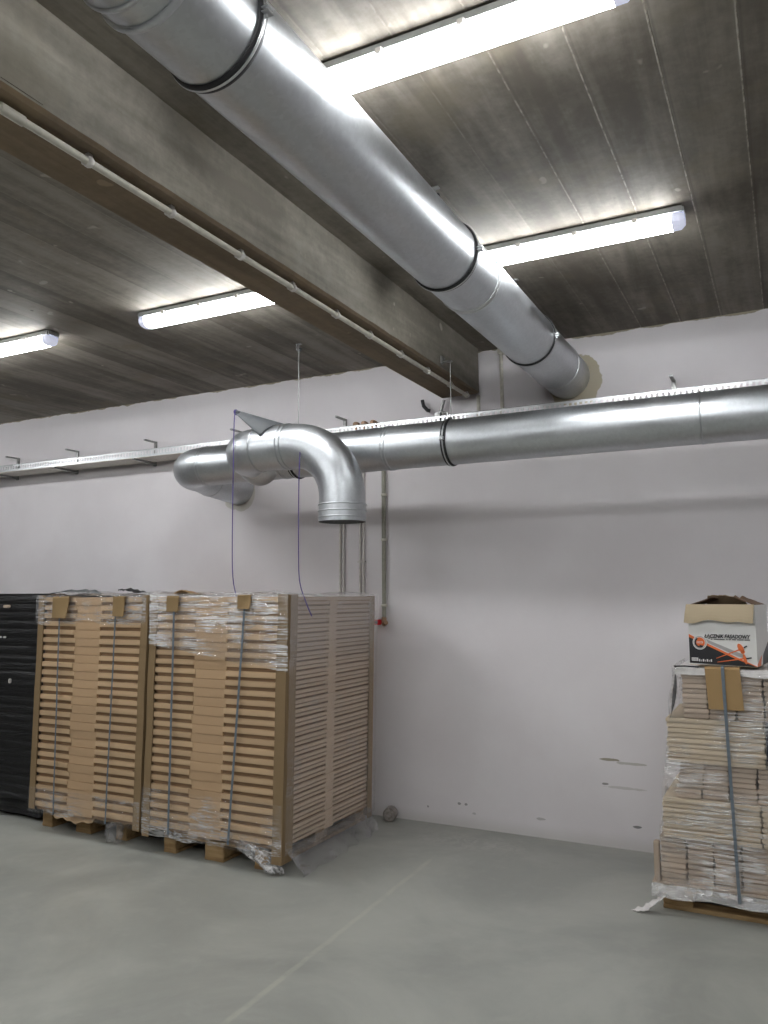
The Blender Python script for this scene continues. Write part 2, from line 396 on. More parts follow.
# ------------------------------------------------------------------ ceiling lamps
def make_lamp(name, label, cx, cy, group='fluorescent lamps under the ceiling'):
    L = 1.27; zt = CEIL
    t = empty(name, (cx, cy, zt), label, 'lamp', group)
    b = MB(); b.cbox(cx-L/2, cx+L/2, cy-.050, cy+.050, zt-.042, zt-.004, 'housing_grey', .008)
    b.box(cx-.45, cx-.41, cy-.02, cy+.02, zt-.006, zt+.001, 'zinc_dull'); b.box(cx+.41, cx+.45, cy-.02, cy+.02, zt-.006, zt+.001, 'zinc_dull')
    b.build('housing', t)
    b = MB()
    prof = [(-.050, -.040), (-.052, -.055), (-.046, -.078), (-.030, -.092), (0, -.096), (.030, -.092), (.046, -.078), (.052, -.055), (.050, -.040)]
    def tray(x0, x1, m, bb, capa, capb, k=1.0):
        n = len(prof); vs = [(x, cy+p[0]*kk, zt-.040+(p[1]+.040)*kk) for x, kk in ((x0, k if capa else 1), (x0+(.02 if capa else 0), 1), (x1-(.02 if capb else 0), 1), (x1, k if capb else 1)) for p in prof]
        fs = [(i*n+q, i*n+q+1, (i+1)*n+q+1, (i+1)*n+q) for i in range(3) for q in range(n-1)]
        fs += [tuple(range(n)), tuple(range(3*n, 4*n))[::-1]]
        bb.add(vs, fs, m, False)
    tray(cx-L/2+.055, cx+L/2-.055, 'lamp_diffuser', b, False, False); b.build('diffuser', t)
    for s in (-1, 1):
        b = MB(); a, c2 = sorted((cx+s*(L/2-.055), cx+s*L/2))
        tray(a, c2, 'lamp_end_clear', b, s < 0, s > 0, 0.72); b.build('end_cap', t, label='translucent end of the lamp cover')
    for q in (-.42, -.14, .14, .42):
        for s in (-1, 1):
            b = MB(); b.cbox(cx+q-.012, cx+q+.012, cy+s*.056-.006, cy+s*.056+.006, zt-.052, zt-.030, 'pvc_white', .003)
            b.build('clip', t)
    return t
for cx, cy, lab in ((-0.94, 2.15, 'large bright tube lamp on the ceiling nearest the camera, crossing behind the upper duct'),
                    (-0.975, 3.72, 'bright tube lamp right of the duct near the back wall'),
                    (-2.91, 3.62, 'bright tube lamp on the ceiling left of the concrete beam'),
                    (-4.93, 3.58, 'tube lamp at the far left edge of the photo, only its end showing')):
    make_lamp('ceiling_lamp', lab, cx, cy)
make_lamp('ceiling_lamp', 'tube lamp on the ceiling left of the beam, outside the left edge of the photo', -4.95, 2.05)
for cy in (0.58, -1.0):
    for cx in (-4.9, -2.92, -0.94, 1.05):
        make_lamp('ceiling_lamp', 'tube lamp further back in the hall behind the camera', cx, cy)
make_lamp('ceiling_lamp', 'tube lamp on the ceiling beyond the right edge of the photo', 2.2, 3.7)
make_lamp('ceiling_lamp', 'tube lamp on the ceiling beyond the left edge of the photo', -7.3, 3.6)

# ------------------------------------------------------------------ duct going into the wall (upper)
AX, AZ, AR = -1.29, 3.097, 0.153
G = 'galvanised_steel'
t = empty('ventilation_duct', (AX, 5.3, AZ), 'thick galvanised duct running under the ceiling into the back wall', 'duct')
def section(y0, y1, parent, r=AR):
    b = MB(); n = 10
    b.sweep([(AX, y0+(y1-y0)*i/n, AZ) for i in range(n+1)], r, 96, G, (False, False)); b.build('duct_section', parent)
for a, c2 in ((-4.2, 1.30), (1.30, 3.43), (3.43, 5.02), (5.02, 5.335)): section(a, c2, t)
for y, w, h in ((1.18, .014, .006), (1.23, .014, .006), (1.30, .02, .009), (3.43, .016, .005), (3.452, .010, .004), (5.02, .012, .005)):
    b = MB(); b.ring((AX, y, AZ), (0, 1, 0), AR, w, h, 'zinc_bright' if y > 3 else G, 96); b.build('seam_bead', t)
b = MB()     # longitudinal lock seam on top
b.box(AX-.004, AX+.004, -4.2, 5.33, AZ+AR-.001, AZ+AR+.003, G); b.build('lock_seam', t)

def hanger(name, label, c, axis, r, topz, rodoff=(0, 0), side=1, hook=True, group='duct hangers', tip=None):
    """rubber lined band round the duct, threaded rod and anchor clamp"""
    c = Vector(c); ax = Vector(axis)
    t = empty(name, c, label, 'hanger', group)
    b = MB(); b.ring(c, axis, r, .034, .0085, 'rubber', 96); b.build('rubber_lining', t)
    b = MB(); b.ring(c, axis, r+.005, .009, .0055, 'zinc_bright', 96); b.build('metal_band', t)
    perp = Vector((0, 0, 1)).cross(ax).normalized()*side
    for s in (-1, 1):
        b = MB(); q = c + perp*s*(r+.014)
        for dz in (-.006, .006): b.cbox(q.x-.014, q.x+.014, q.y-.014, q.y+.014, q.z+dz-.002, q.z+dz+.002, 'zinc_bright', .001)
        b.sweep([q+Vector((0, 0, -.018)), q+Vector((0, 0, .018))], .004, 8, 'zinc_bright')
        b.sweep([q+Vector((0, 0, .009)), q+Vector((0, 0, .016))], .008, 6, 'zinc_dull', smooth=False); b.build('band_bolt', t)
    top = Vector((c.x+rodoff[0], c.y+rodoff[1], topz)); lo = Vector((c.x, c.y, c.z+r))
    b = MB(); b.sweep([lo, (lo+top)/2, top], .003, 8, 'zinc_dull'); b.build('threaded_rod', t)
    b = MB(); b.sweep([lo, lo+Vector((0, 0, .02))], .009, 6, 'rubber', smooth=False)
    b.build('rod_nut', t)
    if hook:
        b = MB(); x, y, z2 = top
        b.cbox(x-.022, x+.022, y-.014, y+.014, z2-.006, z2, 'zinc_dull', .002)
        b.box(x-.016, x-.012, y-.012, y+.012, z2-.045, z2-.004, 'zinc_dull'); b.box(x-.016, x+.014, y-.012, y+.012, z2-.049, z2-.045, 'zinc_dull')
        b.sweep([(x, y, z2-.062), (x, y, z2-.048)], .009, 6, 'zinc_dull', smooth=False)
        b.cbox(x+.006, x+.022, y-.008, y+.008, z2-.055, z2-.030, 'rubber', .003); b.build('ceiling_clamp', t)
    return t
hanger('duct_hanger', 'black banded hanger round the upper duct nearest the camera', (AX, 1.55, AZ), (0, 1, 0), AR, CEIL)
hanger('duct_hanger', 'black banded hanger round the upper duct beside the second tube lamp', (AX, 3.13, AZ), (0, 1, 0), AR, CEIL, (0, -.10))
hanger('duct_hanger', 'black banded hanger on the upper duct closest to the back wall', (AX, 4.42, AZ), (0, 1, 0), AR, CEIL, (0, -.25))

# ------------------------------------------------------------------ duct along the wall
BY, BZc, BR = 4.57, 2.559, 0.1425
t = empty('ventilation_duct', (-2, BY, BZc), 'galvanised duct running along the white back wall in front of the cable tray', 'duct')
def secx(x0, x1, parent):
    b = MB(); n = 8; b.sweep([(x0+(x1-x0)*i/n, BY, BZc) for i in range(n+1)], BR, 96, G, (False, False)); b.build('duct_section', parent)
for a, c2 in ((-3.80, -2.275), (-2.275, -.378), (-.378, 3.5)): secx(a, c2, t)
for x in (-3.775, -3.80, -3.10, -3.08, -2.262, -2.285, -.378):
    b = MB(); b.ring((x, BY, BZc), (1, 0, 0), BR, .012, .004, G, 96); b.build('seam_bead', t)
EX = -4.09
b = MB(); b.sweep([(EX+.02, 5.335, BZc-.055), (EX+.015, 5.2, BZc-.045), (EX+.008, 5.02, BZc-.028), (EX, 4.92, BZc-.012)] + arc((EX, BY+.29, BZc), (0, -1, 0), (1, 0, 0), .29, 20), BR, 96, G, (False, False)); b.build('wall_elbow', t)
b = MB(); b.ring((EX+.004, 4.96, BZc-.02), (0, 1, 0), BR, .014, .005, G, 96); b.build('seam_bead', t)
hanger('duct_hanger', 'black banded hanger on a thin rod holding the wall duct behind the outlet bend', (-2.995, BY, BZc), (1, 0, 0), BR, CEIL)
h2 = hanger('duct_hanger', 'black banded hanger holding the wall duct below the concrete beam end', (-1.85, BY, BZc), (1, 0, 0), BR, 3.09, hook=False)
b = MB(); b.cbox(-1.914, -1.902, BY-.014, BY+.014, 3.070, 3.125, 'zinc_dull', .002); b.sweep([(-1.906, BY, 3.105), (-1.888, BY, 3.105)], .008, 6, 'zinc_dull', smooth=False)
b.cbox(-1.904, -1.838, BY-.016, BY+.016, 3.080, 3.088, 'zinc_dull', .002); b.build('beam_bracket', h2)
t_wallduct = t

# outlet branch with bend pointing down
CR, CY = 0.143, 4.215; TX = -3.265
t = empty('outlet_duct', (TX, BY, BZc), 'galvanised branch duct whose open bend points down above the wrapped stacks', 'duct')
b = MB()
ys = [BY-.06, BY-.10, BY-.122, BY-.138, BY-.145, 4.42]
b.sweep([(TX, y, BZc) for y in ys], [.190, .180, .166, .154, CR+.003, CR+.002], 64, G, (False, False)); b.build('saddle_collar', t)
b = MB(); b.sweep(arc((TX, 4.42, BZc), (0, -1, 0), (1, 0, 0), .205, 14), CR, 64, G, (False, False)); b.build('branch_elbow', t)
b = MB(); b.ring((TX, 4.418, BZc), (0, 1, 0), CR, .012, .006, 'zinc_bright', 64); b.build('seam_bead', t)
CX0 = TX+.205
b = MB(); b.sweep([(CX0, CY, BZc), (-2.90, CY, BZc), (-2.78, CY, BZc)], CR+.001, 64, G, (False, False)); b.build('damper_sleeve', t)
for x, w in ((CX0+.005, .010), (-2.85, .012), (-2.82, .014)):
    b = MB(); b.ring((x, CY, BZc), (1, 0, 0), CR, w, .008, G, 64); b.build('seam_bead', t)
BRr = .355
BX = -2.79
pts = [(-2.84, CY, BZc)] + arc((BX, CY, BZc), (1, 0, 0), (0, 0, -1), BRr, 24) + [(BX+BRr, CY, BZc-BRr-.045)]
b = MB(); b.sweep(pts, CR, 64, G, (False, False)); b.build('down_bend', t)
ex = BX+BRr; ez = BZc-BRr-.04
b = MB(); b.sweep([(ex, CY, ez), (ex, CY, ez-.03), (ex, CY, ez-.11)], [CR+.003]*3, 64, G, (False, False), inner=.09, inner_mat='duct_inside'); b.build('outlet_collar', t)
for z in (ez-.005, ez-.045, ez-.083):
    b = MB(); b.ring((ex, CY, z), (0, 0, 1), CR+.002, .010, .006, G, 64); b.build('seam_bead', t)
# matt plate lever: wraps the sleeve and tapers to a tip
tip = Vector((-3.17, 4.10, 2.80))
def plate(u, v):   # u from sleeve to tip, v across
    ang = math.radians(106 - 84*v)      # angle up from -Y toward +Z ... over the sleeve
    base = Vector((-2.845 - .115*v, CY - (CR+.006)*math.cos(ang - 0)*1.0, BZc + (CR+.006)*math.sin(ang)))
    tp = tip + Vector((0.0, .012*(.5-v)*2, .012*(.5-v)*2))
    s = u**0.92
    return base.lerp(tp, s)
b = MB(); b.grid(plate, 16, 12, 'galvanised_matt')
pb = b.build('damper_plate', t, label='dark matt triangular plate'); md = pb.modifiers.new('s', 'SOLIDIFY'); md.thickness = .003
b = MB(); b.sweep([tip+Vector((-.012, 0, .006)), tip+Vector((.02, 0, -.008))], .013, 12, 'galvanised_matt'); b.build('plate_tip', t)

# pull cords
def cord(pts, label):
    P = [Vector(p) for p in pts]; out = []
    for i in range(len(P)-1):
        a = P[max(0, i-1)]; b0 = P[i]; c0 = P[i+1]; d = P[min(len(P)-1, i+2)]
        for k in range(8):
            s = k/8
            out.append(0.5*((2*b0)+(c0-a)*s+(2*a-5*b0+4*c0-d)*s*s+(3*b0-a-3*c0+d)*s**3))
    out.append(P[-1]); b = MB(); b.sweep(out, .0032, 8, 'cord_purple')
    return tag(b.build('pull_cord'), label, 'cord', 'purple damper cords')
b0 = tip+Vector((-.006, -.012, 0))
lp = [tip+Vector((-.004+.004*math.sin(k*.5), .016*math.cos(k*.9), .016*math.sin(k*.9))) for k in range(15)]
cord(lp+[b0+Vector((0, 0, -.03)), b0+Vector((-.003, 0, -.45)), b0+Vector((.0, 0, -.9)), b0+Vector((.012, 0, -1.10)), b0+Vector((.045, .01, -1.24))], 'thin purple cord hanging from the tip of the dark damper plate')
q = Vector((-2.66, CY-.135, BZc-.07))
cord([q, q+Vector((.0, -.01, -.2)), q+Vector((.002, -.01, -.62)), q+Vector((.012, -.01, -.80)), q+Vector((.055, -.01, -.92)), q+Vector((.10, -.01, -1.01))], 'thin purple cord hanging below the start of the outlet bend')

# ------------------------------------------------------------------ perforated cable tray on brackets
TYf, TYb, TZ0, TZ1 = 5.07, 5.30, 2.797, 2.862
t = empty('cable_tray', (-2, 5.2, TZ0), 'long perforated zinc cable tray fixed along the back wall above the duct', 'cable tray')
def tray_flange(name, yy, x0, x1):
    b = MB(); step = .034; n = int((x1-x0)/step)
    # slotted flange: rails above and below, webs between the slots
    b.box(x0, x1, yy-.001, yy+.001, TZ0, TZ0+.022, 'zinc_bright'); b.box(x0, x1, yy-.001, yy+.001, TZ1-.014, TZ1, 'zinc_bright')
    b.sweep([(x0, yy, TZ1), (x1, yy, TZ1)], .003, 6, 'zinc_bright')
    for i in range(n): b.box(x0+i*step, x0+i*step+.016, yy-.001, yy+.001, TZ0+.022, TZ1-.014, 'zinc_bright')
    return b.build(name, t)
tray_flange('front_flange', TYf, -9.5, 4.5); tray_flange('back_flange', TYb, -9.5, 4.5)
b = MB(); step = .1
b.box(-9.5, 4.5, TYf, TYb, TZ0-.001, TZ0+.001, 'tray_base_bounce')
for y in (TYf+.01, TYf+.075, TYf+.14, TYb-.02): b.box(-9.5, 4.5, y-.018, y+.012, TZ0-.0014, TZ0+.0008, 'tray_base_bounce')
b.build('tray_base', t)
def bracket(x, lab):
    r = empty('tray_bracket', (x, 5.31, TZ0), lab, 'bracket', 'cable tray wall brackets')
    b = MB(); b.box(x-.012, x+.012, 5.312, 5.33, TZ0-.035, 2.985, 'zinc_dull'); b.build('upright', r)
    b = MB(); b.prism([(x-.012, 5.315, TZ0-.028), (x-.012, 5.315, TZ0-.003), (x-.012, TYf-.02, TZ0-.003), (x-.012, TYf-.02, TZ0-.014)], (.024, 0, 0), 'zinc_dull'); b.build('support_arm', r)
    b = MB(); b.box(x-.010, x+.010, 5.18, 5.315, 2.972, 2.985, 'zinc_dull'); b.build('top_arm', r)
names = ['at the far left edge of the photo', 'second from the left edge of the photo', 'just left of the duct elbow', 'just above the branch elbow and purple cord', 'just right of the outlet bend']
for x, nm in zip((-6.82, -5.99, -5.01, -4.06, -3.05), names): bracket(x, 'small L-shaped tray bracket on the wall ' + nm)
bracket(-.60, 'small tray bracket on the wall near the right edge of the photo')
bracket(.5, 'small tray bracket on the wall beyond the right edge of the photo')
for x, nm in ((-2.93, 'left of the three by the bracket'), (-2.86, 'middle of the three by the bracket'), (-2.78, 'right of the three by the bracket')):
    b = MB(); b.cbox(x-.02, x+.02, 5.26, 5.325, 2.90, 2.94, 'brass_brown', .008); b.sweep([(x, 5.28, 2.86), (x, 5.28, 2.91)], .012, 8, 'brass_brown')
    tag(b.build('pipe_fitting'), 'small brown pipe fitting showing above the cable tray, ' + nm, 'pipe fitting', 'brown fittings above the tray')

# bracket hardware under the beam end
t = empty('pipe_bracket', (-2.2, 5.29, 2.92), 'small metal bracket with black cable end beneath the concrete beam end', 'bracket')
b = MB(); b.sweep([(-2.19, 5.28, 3.03), (-2.215, 5.28, 2.95), (-2.24, 5.28, 2.90)], .012, 8, 'zinc_dull'); b.sweep([(-2.215, 5.28, 2.95), (-2.16, 5.27, 2.92), (-2.13, 5.27, 2.88)], .009, 8, 'zinc_dull')
b.cbox(-2.26, -2.22, 5.26, 5.32, 2.89, 2.94, 'zinc_dull', .006); b.build('arm', t)
b = MB(); b.sweep([(-2.155, 5.26, 2.885), (-2.155, 5.26, 2.925)], .012, 10, 'zinc_bright'); b.build('bolt', t)
b = MB(); b.sweep([(-2.36, 5.27, 3.045), (-2.35, 5.27, 3.00), (-2.32, 5.27, 2.965), (-2.30, 5.28, 2.96)], .014, 8, 'rubber'); b.build('cable_end', t)

# ------------------------------------------------------------------ conduits
t = empty('conduit_pipe', (-1.97, 2, BZ), 'cream plastic conduit clipped under the concrete beam', 'conduit')
zc = BZ-.026
b = MB(); b.sweep([(-1.97, -5.5, zc), (-1.97, 1.48, zc)], .0135, 16, 'pvc_cream'); b.sweep([(-1.97, 1.42, zc), (-1.97, 1.50, zc)], .0165, 16, 'pvc_cream')
b.sweep([(-1.97, 1.48, zc), (-1.97, 5.19, zc)], .0125, 16, 'pvc_cream'); b.build('pipe', t)
for y in (1.05, 1.75, 2.14, 2.56, 2.95, 3.35, 3.71, 4.10, 4.49, 4.88, 5.17):
    b = MB(); b.ring((-1.97, y, zc), (0, 1, 0), .0125, .020, .007, 'pvc_white', 16)
    b.box(-1.978, -1.962, y-.010, y+.010, zc+.014, BZ+.001, 'pvc_white'); b.sweep([(-1.992, y-.004, zc+.004), (-1.992, y+.004, zc+.004)], .009, 8, 'pvc_white'); b.build('clip', t)
b = MB(); b.sweep([(-1.93, 5.30, TZ1+.0), (-1.93, 5.30, BZ-.004)], .013, 12, 'pvc_cream')
tag(b.build('conduit_pipe'), 'short conduit stub between the beam end and the cable tray', 'conduit')
b = MB(); b.sweep([(-1.755, 5.305, TZ1-.05), (-1.755, 5.305, CEIL-.02)], .013, 12, 'pvc_cream')
b.cbox(-1.78, -1.73, 5.29, 5.33, CEIL-.05, CEIL-.001, 'pvc_cream', .005)
tag(b.build('conduit_pipe'), 'thin conduit running up the wall between the beam and the upper duct', 'conduit')
for xc, nm, clips in ((-3.072, 'left', (2.2,)), (-2.897, 'right', (1.86, 2.3))):
    t = empty('conduit_pair', (xc, 5.31, 0), 'pair of thin conduits side by side on the wall below the outlet, the %s pair' % nm, 'conduit', 'conduit pairs below the outlet')
    for s in (-1, 1):
        b = MB(); b.sweep([(xc+s*.015, 5.314, .12), (xc+s*.015, 5.314, TZ0)], .0095, 12, 'pvc_white'); b.build('pipe', t)
    for z in clips:
        b = MB(); b.cbox(xc-.032, xc+.032, 5.298, 5.33, z-.008, z+.008, 'pvc_white', .003); b.build('clip', t)
t = empty('valve_pipe', (-2.70, 5.3, 1.4), 'olive grey pipe down the wall ending in a small red valve', 'pipe')
b = MB(); b.sweep([(-2.70, 5.30, 1.43), (-2.70, 5.30, TZ0)], .016, 16, 'pipe_olive'); b.build('pipe', t)
for z in (1.53, 2.02, 2.36):
    b = MB(); b.ring((-2.70, 5.30, z), (0, 0, 1), .016, .018, .006, 'pvc_cream', 16); b.box(-2.706, -2.690, 5.305, 5.33, z-.008, z+.008, 'pvc_cream'); b.build('clip', t)
b = MB(); b.sweep([(-2.70, 5.30, 1.44), (-2.70, 5.295, 1.41), (-2.69, 5.28, 1.395), (-2.67, 5.27, 1.405)], .019, 12, 'brass_brown'); b.build('valve_body', t)
b = MB(); b.cbox(-2.765, -2.715, 5.25, 5.295, 1.385, 1.425, 'red_plastic', .006); b.sweep([(-2.74, 5.248, 1.405), (-2.74, 5.252, 1.405)], .013, 10, 'print_black'); b.build('valve_handle', t, label='red square valve handle')

# ------------------------------------------------------------------ pallets
def pallet(x0, y0, lx, ly, along, lab):
    """Euro pallet; bottom boards run along `along` ('x' or 'y')."""
    W = 'pallet_wood'
    t = empty('wooden_pallet', (x0+lx/2, y0+ly/2, 0), lab, 'pallet', None)
    T = (lambda a0, a1, c0, c1: (x0+a0, x0+a1, y0+c0, y0+c1)) if along == 'x' else (lambda a0, a1, c0, c1: (x0+c0, x0+c1, y0+a0, y0+a1))
    LL, SS = (lx, ly) if along == 'x' else (ly, lx)
    for c0, w in ((0, .1), (SS/2-.0725, .145), (SS-.1, .1)):
        b = MB(); b.cbox(*T(0, LL, c0, c0+w), 0, .022, W, .003); b.build('bottom_board', t)
    for a0 in (0, LL/2-.0725, LL-.145):
        for c0, w in ((0, .1), (SS/2-.0725, .145), (SS-.1, .1)):
            b = MB(); b.cbox(*T(a0, a0+.145, c0+.002, c0+w-.002), .022, .10, W, .004); b.build('block', t)
        b = MB(); b.cbox(*T(a0, a0+.145, 0, SS), .10, .122, W, .003); b.build('stringer_board', t)
    for i in range(5):
        c0 = i*(SS-.13)/4
        b = MB(); b.cbox(*T(0, LL, c0, c0+.13), .122, .144, W, .003); b.build('deck_board', t)
    return t
pallet(-4.77, 4.05, .80, 1.2, 'y', 'wooden pallet under the left brown cardboard stack')
pallet(-3.60, 3.99, .80, 1.2, 'y', 'wooden pallet under the right brown cardboard stack beside the bare wall')
pallet(-.66, 4.45, 1.2, .70, 'x', 'wooden pallet under the pale carton stack at the right edge')

# ------------------------------------------------------------------ brown stacks of flat packages
NL = 26
def package_mesh(W, D, H, seed):
    """flat package: raised upper strips left and right on the front, flush centre, two slats on the side"""
    rnd = random.Random(seed); b = MB()
    jw = lambda a=.004: rnd.uniform(-a, a)
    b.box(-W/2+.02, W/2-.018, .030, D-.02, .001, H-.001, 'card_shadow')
    l0, l1 = -W/2+.03, -W/2+.35*W+jw(.008); r0, r1 = -W/2+.58*W+jw(.010), W/2-.03
    hs = H*.60
    b.cbox(l0, l1, 0+jw(.003), .06, H-hs+jw(.002), H-.001, 'card_tan', .003)
    b.cbox(r0, r1, 0+jw(.003), .06, H-hs+jw(.002), H-.001, 'card_tan', .003)
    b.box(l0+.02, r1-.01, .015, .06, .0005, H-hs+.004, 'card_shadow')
    b.cbox(l1-.004, r0+.004, .003+jw(.002), .06, .0005, H-.0005, 'card_tan_centre', .002)
    # side slats
    for k in (0, 1):
        z0 = .004 + k*H/2; z1 = z0 + H/2 - (.0075 if k else .006)
        if k == 0: z0 += .005
        b.cbox(W/2-.05, W/2-.002+jw(.002), .06, D*.455, z0, z1, 'card_side', .002)
        b.cbox(W/2-.05, W/2-.002+jw(.002), D*.535, D-.04, z0, z1, 'card_side', .002)
    b.box(W/2-.05, W/2-.001, D*.452, D*.538, .0005, H-.0005, 'card_side')
    b.box(-W/2+.004, -W/2+.05, .06, D-.04, .003, H-.003, 'card_side')
    b.box(-W/2+.03, W/2-.03, D-.05, D, .003, H-.001, 'card_tan')
    return b
def brown_stack(xc_top, xc_bot, W, y0, D, which):
    H = .0558; zb = .146
    protos = [package_mesh(W, D, H, 100+k) for k in range(4)]
    base = None; meshes = []
    for k in range(4):
        o = protos[k].build('flat_cardboard_package'); meshes.append(o.data); bpy.data.objects.remove(o)
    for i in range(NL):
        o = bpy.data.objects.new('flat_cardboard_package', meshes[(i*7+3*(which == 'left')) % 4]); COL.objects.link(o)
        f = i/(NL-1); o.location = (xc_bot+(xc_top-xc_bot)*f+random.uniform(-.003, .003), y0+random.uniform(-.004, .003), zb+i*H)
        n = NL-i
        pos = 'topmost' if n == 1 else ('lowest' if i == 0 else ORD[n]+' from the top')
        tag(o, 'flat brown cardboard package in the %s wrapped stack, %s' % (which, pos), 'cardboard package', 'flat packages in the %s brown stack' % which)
    return zb, zb+NL*H
brown_stack(-4.235, -4.255, 1.00, 3.935, 1.18, 'left')
zb, ztop = brown_stack(-3.165, -3.195, 1.04, 3.93, 1.09, 'right')
# cardboard corner posts
def post(name, xt, xb, y, leg, sx, sy, z0, z1, lab, th=.005, leg2=None):
    leg2 = leg2 or leg; b = MB(); n = 24
    prof = [(0, 0), (leg*sx, 0), (leg*sx, th*sy), (th*sx, th*sy), (th*sx, leg2*sy), (0, leg2*sy)]
    vs = []
    for i in range(n+1):
        f = i/n; x = xb+(xt-xb)*f; wv = noise.noise(Vector((f*4, xt*3, y)))*.004
        vs += [(x+px+wv, y+py+wv*.5, z0+(z1-z0)*f+(.0)) for px, py in prof]
    m_ = len(prof)
    fs = [(i*m_+k, i*m_+(k+1) % m_, (i+1)*m_+(k+1) % m_, (i+1)*m_+k) for i in range(n) for k in range(m_)]
    fs += [tuple(range(m_))[::-1], tuple(range(n*m_, n*m_+m_))]
    b.add(vs, fs, 'card_edge')
    return tag(b.build(name), lab, 'corner protector', 'cardboard corner protectors')
post('corner_protector', -2.632, -2.660, 3.920, .070, -1, 1, .07, 1.61, 'cardboard corner protector on the nearest corner of the right brown stack', leg2=.11)
post('corner_protector', -3.695, -3.722, 3.922, .055, 1, 1, .10, 1.61, 'cardboard corner protector on the front left corner of the right brown stack')
post('corner_protector', -3.722, -3.748, 3.925, .058, -1, 1, .12, 1.61, 'cardboard corner protector on the front right corner of the left brown stack')
post('corner_protector', -4.745, -4.765, 3.925, .055, 1, 1, .15, 1.61, 'cardboard corner protector between the black stack and the left brown stack')
post('corner_protector', -2.637, -2.665, 5.030, .062, -1, -1, .08, 1.60, 'cardboard corner protector on the rear corner of the right brown stack near the valve')

# straps with cardboard pads
def strap(xt, xb, y, ztop_, zbot, depth, lab, w=.012, name='packing_strap', grp='blue grey packing straps', buckle=None):
    b = MB(); n = 20; vs = []
    path = [(xt, y+depth, ztop_)] + [(xt, y+depth*(1-k/6), ztop_) for k in range(1, 6)] + [(xt, y+.006, ztop_), (xt, y, ztop_-.006)]
    path += [(xt+(xb-xt)*k/n, y+noise.noise(Vector((k*.4, xt, 0)))*.002, ztop_-.01-(ztop_-.01-zbot)*k/n) for k in range(1, n+1)]
    for p in path: vs += [(p[0]-w/2, p[1], p[2]), (p[0]+w/2, p[1], p[2])]
    fs = [(2*i, 2*i+1, 2*i+3, 2*i+2) for i in range(len(path)-1)]
    b.add(vs, fs, 'strap_blue', False)
    o = b.build(name); md = o.modifiers.new('s', 'SOLIDIFY'); md.thickness = .0012; md.offset = 0
    if buckle is not None:
        bx = xt+(xb-xt)*(ztop_-buckle)/(ztop_-zbot)
        c = MB(); c.cbox(bx-.011, bx+.011, y-.007, y+.001, buckle-.015, buckle+.015, 'zinc_dull', .002); c.build('buckle', o, label='small metal strap buckle')
    return tag(o, lab, 'strap', grp)
strap(-4.515, -4.50, 3.905, 1.606, .14, 1.1, 'blue grey packing strap, left one on the left brown stack', buckle=1.0)
strap(-3.985, -4.02, 3.905, 1.606, .14, 1.1, 'blue grey packing strap, right one on the left brown stack', buckle=.95)
strap(-3.485, -3.49, 3.905, 1.606, .14, 1.1, 'blue grey packing strap, left one on the right brown stack', w=.015)
strap(-2.93, -3.03, 3.905, 1.606, .14, 1.1, 'blue grey packing strap, right one on the right brown stack', w=.015)
def pad(x0, x1, y, z0, z1, mat, lab, depth=.10, curl=0.0, skew=0.0):
    b = MB()
    def fn(u, v):
        x = x0+(x1-x0)*u
        L1 = depth; L2 = z1-z0; s = v*(L1+L2)
        if s < L1: p = (x, y+L1-s, z1+.003)
        else:
            q = (s-L1)/L2; p = (x+skew*q, y-.003-curl*q*q*(u if curl > 0 else 1), z1-(s-L1))
        return p
    b.grid(fn, 6, 18, mat, False); o = b.build('strap_pad'); md = o.modifiers.new('s', 'SOLIDIFY'); md.thickness = .004; md.offset = -1
    return tag(o, lab, 'cardboard pad', 'cardboard pads under the straps')
pad(-4.58, -4.42, 3.903, 1.455, 1.600, 'card_pad_dark', 'curled cardboard pad under the left strap of the left brown stack', curl=.03)
pad(-4.01, -3.905, 3.903, 1.47, 1.600, 'card_pad_dark', 'cardboard pad under the right strap of the left brown stack', curl=.012)
pad(-3.545, -3.445, 3.903, 1.505, 1.602, 'card_pad_dark', 'cardboard pad under the left strap of the right brown stack', curl=.01)
pad(-2.985, -2.885, 3.903, 1.525, 1.606, 'card_pad_dark', 'small curled cardboard pad under the right strap of the right brown stack', curl=.02)

# ------------------------------------------------------------------ stretch film on the brown stacks
def nz(x, y, z, s=1.0): return noise.noise(Vector((x*s, y*s, z*s)))
def film_obj(name, fn, nu, nv, mat, lab, group='stretch film', cat='stretch film'):
    b = MB(); b.grid(fn, nu, nv, mat); o = b.build(name)
    return tag(o, lab, cat, group)
# right stack: band over the top of the front, with a slanting lower edge
def fB(u, v):
    x = -3.70+1.075*u; zlo = 1.30 - .14*u + .03*nz(u*4, 0, 1); z = 1.615 + (zlo-1.615)*v
    return (x, 3.914 - .004*nz(x*6, 0, z*34), z)
film_obj('stretch_film', fB, 90, 40, 'film_slanted', 'shiny wrinkled stretch film around the upper front of the right brown stack')
def fB2(u, v):
    x = -3.71+1.06*u; zhi = .40+.10*u*nz(u*3, 2, 1); z = zhi + (.115-.0*u-zhi)*v
    return (x-.01, 3.914 - .004*nz(x*5, 0, z*20), z + (.02*nz(x*7, 3, 0) if v > .8 else 0))
film_obj('stretch_film', fB2, 80, 26, 'film_clear', 'clear stretch film around the lower front of the right brown stack')
def fA(u, v):
    x = -4.76+1.03*u; zlo = 1.42+.04*nz(u*5, 0, 7); z = 1.612+(zlo-1.612)*v
    return (x, 3.914 - .004*nz(x*6, 0, z*30), z)
film_obj('stretch_film', fA, 80, 24, 'film_clear', 'clear stretch film around the top of the left brown stack')
def fA2(u, v):
    x = -4.75+1.02*u; z = .30+(.135+.015*nz(u*8, 1, 1)-.30)*v
    return (x-.01, 3.914 - .004*nz(x*6, 2, z*24), z)
film_obj('stretch_film', fA2, 80, 16, 'film_clear', 'clear stretch film around the bottom of the left brown stack')
